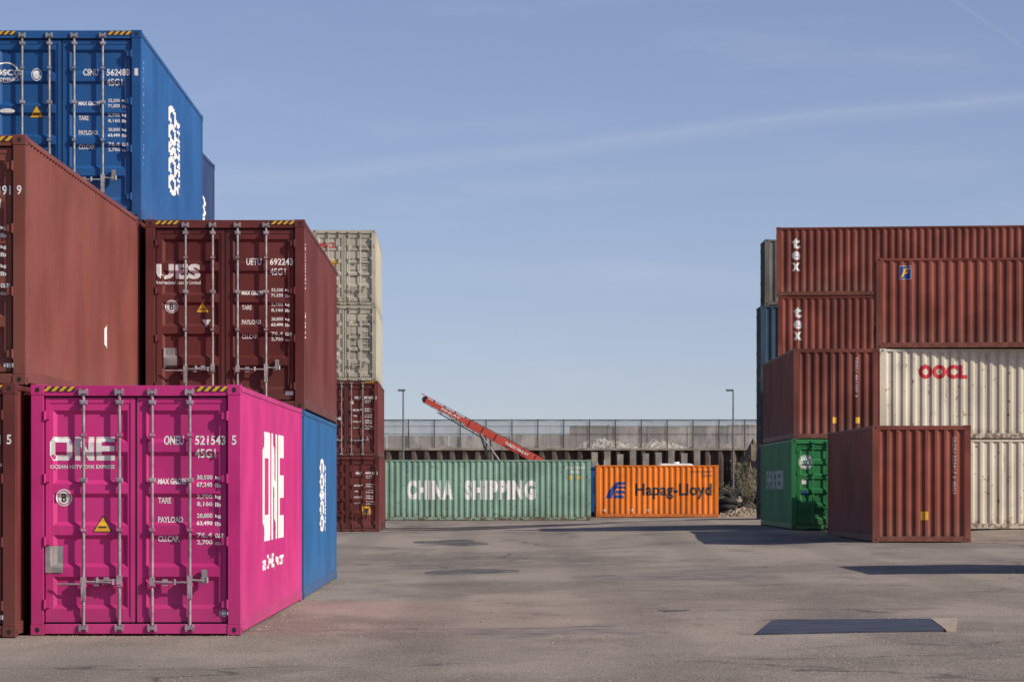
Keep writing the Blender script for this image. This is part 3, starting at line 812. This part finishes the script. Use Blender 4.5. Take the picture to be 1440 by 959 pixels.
M['lamp'] = simple('lamp_post_steel', (.16, .16, .16), .5, .5)
M['lens'] = simple('lamp_lens', (.5, .5, .48), .3)
def lamp(x, y, top, arm):
    z = gz(x, y); e = empty('street_lamp', (x, y, z)); h = top - z; mb = MB()
    mb.cyl((0, 0, -.1), (0, 0, .5), .1, M['lamp'], 12); mb.cyl((0, 0, .5), (0, 0, h), .065, M['lamp'], 12, .04)
    mb.cyl((0, 0, h - .02), (-arm, 0, h + .04), .03, M['lamp'], 8)
    mb.obj('pole', e)
    mb = MB(); mb.box(-arm - .28, -arm + .14, -.11, .11, h + .0, h + .09, M['lamp']); mb.box(-arm - .24, -arm + .08, -.08, .08, h - .02, h + .0, M['lens']); mb.obj('lamp_head', e, bevel=.02)
lamp(-5.98, 190, 7.0, 0.02); lamp(12.16, 190, 7.0, .12)

# ------------------------------------------------------------------ mobile screening machine with red conveyor
M['cred'] = paint('conveyor_red', (.50, .07, .045), .35, .35, .55, .14)
M['cdark'] = simple('dark_machine_steel', (.045, .045, .05), .6, .3)
Y0 = 175.0
g0 = gz(0, Y0)
e = empty('conveyor_machine', (0, Y0, g0))
tip = Vector((-4.45, 0, 6.15 - g0)); low = Vector((1.9, 0, 2.8 - g0)); D = (low - tip).normalized(); U = Vector((-D.z, 0, D.x)) * (1 if D.x > 0 else -1)
mb = MB()
def P3(t, up, y): return tip + D * t + U * up + Vector((0, y, 0))
Lc = (low - tip).length
for y in (-.45, .45):
    mb.beam(P3(.1, 0, y), P3(2.4, -.0, y), .06, .26, M['cred'])
    mb.beam(P3(2.4, -.03, y), P3(Lc, -.03, y), .07, .40, M['cred'])
    mb.beam(P3(.9, -.26, y), P3(3.4, -.34, y), .04, .05, M['cdark'])
    k = .9
    while k < 3.3:
        mb.beam(P3(k, -.12, y), P3(k + .3, -.28, y), .03, .03, M['cdark']); k += .6
    k = 2.6
    while k < Lc:
        yy_ = y + (.045 if y > 0 else -.045); mb.beam(P3(k, -.21, yy_), P3(k, .15, yy_), .05, .03, M['cdark']); k += .75
k = .5
while k < Lc:
    mb.beam(P3(k, -.1, -.42), P3(k, -.1, .42), .05, .08, M['cred']); mb.cyl(P3(k, .14, -.42), P3(k, .14, .42), .05, M['cdark'], 8); k += .6
mb.cyl(P3(.05, .02, -.4), P3(.05, .02, .4), .16, M['cdark'], 14)
mb.obj('boom_frame', e)
mb = MB(); mb.beam(P3(0, .2, 0), P3(Lc, .2, 0), .76, .02, M['black']); mb.beam(P3(0, -.16, 0), P3(Lc, -.24, 0), .72, .015, M['black'])
mb.beam(P3(-.25, .2, 0), P3(.5, .2, 0), .9, .035, M['cred'])
mb.obj('belt', e)
mb = MB()
for y in (-.5, .5):
    mb.beam(P3(3.3, -.2, y), (-.75, y, 1.6), .09, .09, M['cdark']); mb.beam(P3(3.9, -.2, y), (-1.05, y, 1.6), .06, .06, M['cdark'])
    mb.cyl(P3(3.3, -.2, y), (-.15, y, 2.2), .045, M['galv'], 8)
    mb.beam(P3(3.6, -.15, y), (-1.2, y, 2.4), .05, .05, M['cdark'])
mb.obj('support_struts', e)
mb = MB()
for y in (-1.0, 1.0):
    pts = [(-1.9 - .35 * math.sin(t), .35 - .35 * math.cos(t)) for t in [math.pi * i / 8 for i in range(9)]] + [(2.4 + .35 * math.sin(t), .35 + .35 * math.cos(t)) for t in [math.pi * i / 8 for i in range(9)]]
    A = [(p[0], y - .2, p[1]) for p in pts]; B = [(p[0], y + .2, p[1]) for p in pts]
    mb.poly(A, M['cdark']); mb.poly(B[::-1], M['cdark'])
    for i in range(len(A)): mb.poly([A[i], B[i], B[(i + 1) % len(A)], A[(i + 1) % len(A)]], M['cdark'])
mb.obj('crawler_tracks', e)
mb = MB()
mb.beam((-2.2, -.6, .85), (3.4, -.6, .85), .15, .3, M['cred']); mb.beam((-2.2, .6, .85), (3.4, .6, .85), .15, .3, M['cred'])
mb.box(-.9, 1.1, -.75, .75, 1.02, 2.1, M['cdark']); mb.box(1.2, 3.3, -.8, .8, 1.02, 1.9, M['cred'])
for sx in (-1, 1): mb.poly([(1.4, .8 * sx, 1.92), (3.4, .8 * sx, 1.92), (3.7, 1.2 * sx, 2.5), (1.1, 1.2 * sx, 2.5)], M['cred'])
mb.poly([(3.4, -.8, 1.92), (3.4, .8, 1.92), (3.7, 1.2, 2.5), (3.7, -1.2, 2.5)], M['cred'])
mb.obj('chassis_and_hopper', e)
v_, f_ = text_geo('TEREX FINLAY', .03); mb = MB()
for q in v_: mb.v.append(tuple(P3(4.65 + 1.35 * q[0], -.10 + .15 * q[1], -.55)))
for q in f_: mb.f.append(q); mb.m.append(mb.mi(M['wht']))
v2, f2 = text_geo('FINLAY', .03); o_ = len(mb.v)
for q in v2: mb.v.append(tuple(P3(1.0 + 1.1 * q[0], -.06 + .12 * q[1], -.485)))
for q in f2: mb.f.append([i + o_ for i in q]); mb.m.append(0)
mb.obj('lettering', e)

e = empty('storage_tank', (8.3, 175.5, gz(8.3, 175.5))); mb = MB(); tk = simple('white_tank_paint', (.7, .7, .67), .5, 0, .1)
n = 24; prof = [(-1.15, .3), (-1.08, .62), (-.9, .85), (-.75, .92), (.75, .92), (.9, .85), (1.08, .62), (1.15, .3)]
for a, r in prof:
    for i in range(n): mb.v.append((a, r * math.cos(2 * math.pi * i / n), 1.78 + r * math.sin(2 * math.pi * i / n)))
for k in range(len(prof) - 1):
    for i in range(n): mb.f.append([k * n + i, k * n + (i + 1) % n, (k + 1) * n + (i + 1) % n, (k + 1) * n + i]); mb.m.append(mb.mi(tk))
mb.f.append(list(range(n))[::-1]); mb.m.append(0); mb.f.append([(len(prof) - 1) * n + i for i in range(n)]); mb.m.append(0)
mb.obj('tank', e, smooth=False); mb = MB()
for x in (-.6, .6): mb.box(x - .1, x + .1, -.6, .6, 0, 1.05, M['cdark'])
mb.cyl((0, 0, 2.6), (0, 0, 2.78), .2, tk, 12); mb.obj('cradle', e)
e = empty('generator', (4.55, 178, gz(4.5, 178))); mb = MB()
mb.box(-.5, .5, -.6, .6, .2, 2.45, M['blue']); mb.box(-.56, .56, -.66, .66, 2.452, 2.56, M['blue']); mb.box(-.55, .55, -.5, .5, 0, .198, M['cdark'])
for k in range(7): mb.box(-.35, .35, -.63, -.602, 1.2 + k * .13, 1.26 + k * .13, M['cdark'])
mb.cyl((.2, 0, 2.56), (.2, 0, 2.9), .05, M['galv'], 10); mb.box(-.4, -.1, -.2, .2, 2.562, 2.75, M['galv']); mb.obj('housing', e, bevel=.01)

# ------------------------------------------------------------------ light
el = math.radians(33); az = math.radians(27)
ts = Vector((math.cos(el) * math.cos(az), -math.cos(el) * math.sin(az), math.sin(el)))
sl = bpy.data.lights.new('sun', 'SUN'); sl.energy = 4.4; sl.angle = math.radians(.5); sl.color = (1.0, .91, .78)
so = bpy.data.objects.new('sun', sl); scene.collection.objects.link(so); so.rotation_euler = ts.to_track_quat('Z', 'Y').to_euler(); so.location = ts * 50

w = bpy.data.worlds.new('World'); scene.world = w; w.use_nodes = True; nt = w.node_tree
bg = nt.nodes['Background']; tc = N(nt, 'ShaderNodeTexCoord'); sp = N(nt, 'ShaderNodeSeparateXYZ'); nt.links.new(tc.outputs['Generated'], sp.inputs[0])
sky = N(nt, 'ShaderNodeTexSky'); sky.sky_type = 'NISHITA'; sky.sun_disc = False; sky.sun_elevation = el; sky.sun_rotation = math.atan2(ts.x, ts.y)
sky.air_density = 1.0; sky.dust_density = 1.0; sky.ozone_density = 2.2
zz = mathn(nt, 'ADD', mathn(nt, 'MULTIPLY', mathn(nt, 'MAXIMUM', sp.outputs['Z'], 0.0), 1.5), .05)
cb = N(nt, 'ShaderNodeCombineXYZ'); nt.links.new(sp.outputs['X'], cb.inputs[0]); nt.links.new(sp.outputs['Y'], cb.inputs[1]); nt.links.new(zz, cb.inputs[2])
nv = N(nt, 'ShaderNodeVectorMath', operation='NORMALIZE'); nt.links.new(cb.outputs[0], nv.inputs[0]); nt.links.new(nv.outputs[0], sky.inputs[0])
yy = mathn(nt, 'MAXIMUM', sp.outputs['Y'], .05)
A_ = mathn(nt, 'DIVIDE', sp.outputs['X'], yy); E_ = mathn(nt, 'DIVIDE', sp.outputs['Z'], yy)
cv = N(nt, 'ShaderNodeCombineXYZ'); nt.links.new(A_, cv.inputs[0]); nt.links.new(E_, cv.inputs[1])
def vecs(sc):
    q = N(nt, 'ShaderNodeVectorMath', operation='MULTIPLY'); nt.links.new(cv.outputs[0], q.inputs[0]); q.inputs[1].default_value = sc; return q.outputs[0]
wob = noise_n(nt, vecs((14, 14, 1)), 1.0, 3, .5); brk = noise_n(nt, vecs((22, 90, 1)), 1.0, 5, .65)
def streak(e0, mm, width, amin, amax, amt):
    dlt = mathn(nt, 'SUBTRACT', E_, mathn(nt, 'ADD', mathn(nt, 'MULTIPLY', A_, mm), e0))
    dlt = mathn(nt, 'ABSOLUTE', mathn(nt, 'ADD', dlt, mathn(nt, 'MULTIPLY', mathn(nt, 'SUBTRACT', wob, .5), .006)))
    k = ramp(nt, dlt, width, 0.0)
    k = mathn(nt, 'MULTIPLY', k, ramp(nt, A_, amin, amin + .08)); k = mathn(nt, 'MULTIPLY', k, ramp(nt, A_, amax, amax - .02))
    return mathn(nt, 'MULTIPLY', mathn(nt, 'MULTIPLY', k, mathn(nt, 'ADD', brk, .25)), amt)
tot = streak(.0965, .112, .0045, -.11, .4, .11)
tot = mathn(nt, 'ADD', tot, streak(.0972, .112, .0013, -.02, .4, .045))
tot = mathn(nt, 'ADD', tot, streak(.228, -.68, .0012, .05, .4, .06))
tot = mathn(nt, 'ADD', tot, streak(.088, .03, .006, -.06, .15, .04))
tot = mathn(nt, 'ADD', tot, streak(.062, -.04, .006, -.07, .12, .06))
cir = mathn(nt, 'MULTIPLY', ramp(nt, noise_n(nt, vecs((9, 45, 1)), 1.0, 5, .6), .48, .75), .09)
tot = mathn(nt, 'MULTIPLY', mathn(nt, 'ADD', tot, cir, True), ramp(nt, sp.outputs['Y'], .3, .7))
# sky tint: less cyan, slightly violet-grey blue
tint = mixc(nt, 1.0, sky.outputs[0], (1.14, 0.985, 1.05), 'MULTIPLY')
csc = mixc(nt, tot, tint, (6.5, 6.6, 7.2))
nt.links.new(csc, bg.inputs['Color']); bg.inputs['Strength'].default_value = .12

# ------------------------------------------------------------------ camera
cd = bpy.data.cameras.new('camera'); cam = bpy.data.objects.new('camera', cd); scene.collection.objects.link(cam)
cam.location = (0, 0, 1.71); cam.rotation_euler = (math.radians(90), 0, 0)
cd.sensor_width = 36; cd.lens = 121.5; cd.shift_y = .1427; cd.clip_start = .1; cd.clip_end = 8000
cd.dof.use_dof = True; cd.dof.focus_distance = 56; cd.dof.aperture_fstop = 11
scene.camera = cam
scene.view_settings.view_transform = 'Standard'; scene.view_settings.look = 'None'; scene.view_settings.exposure = 0
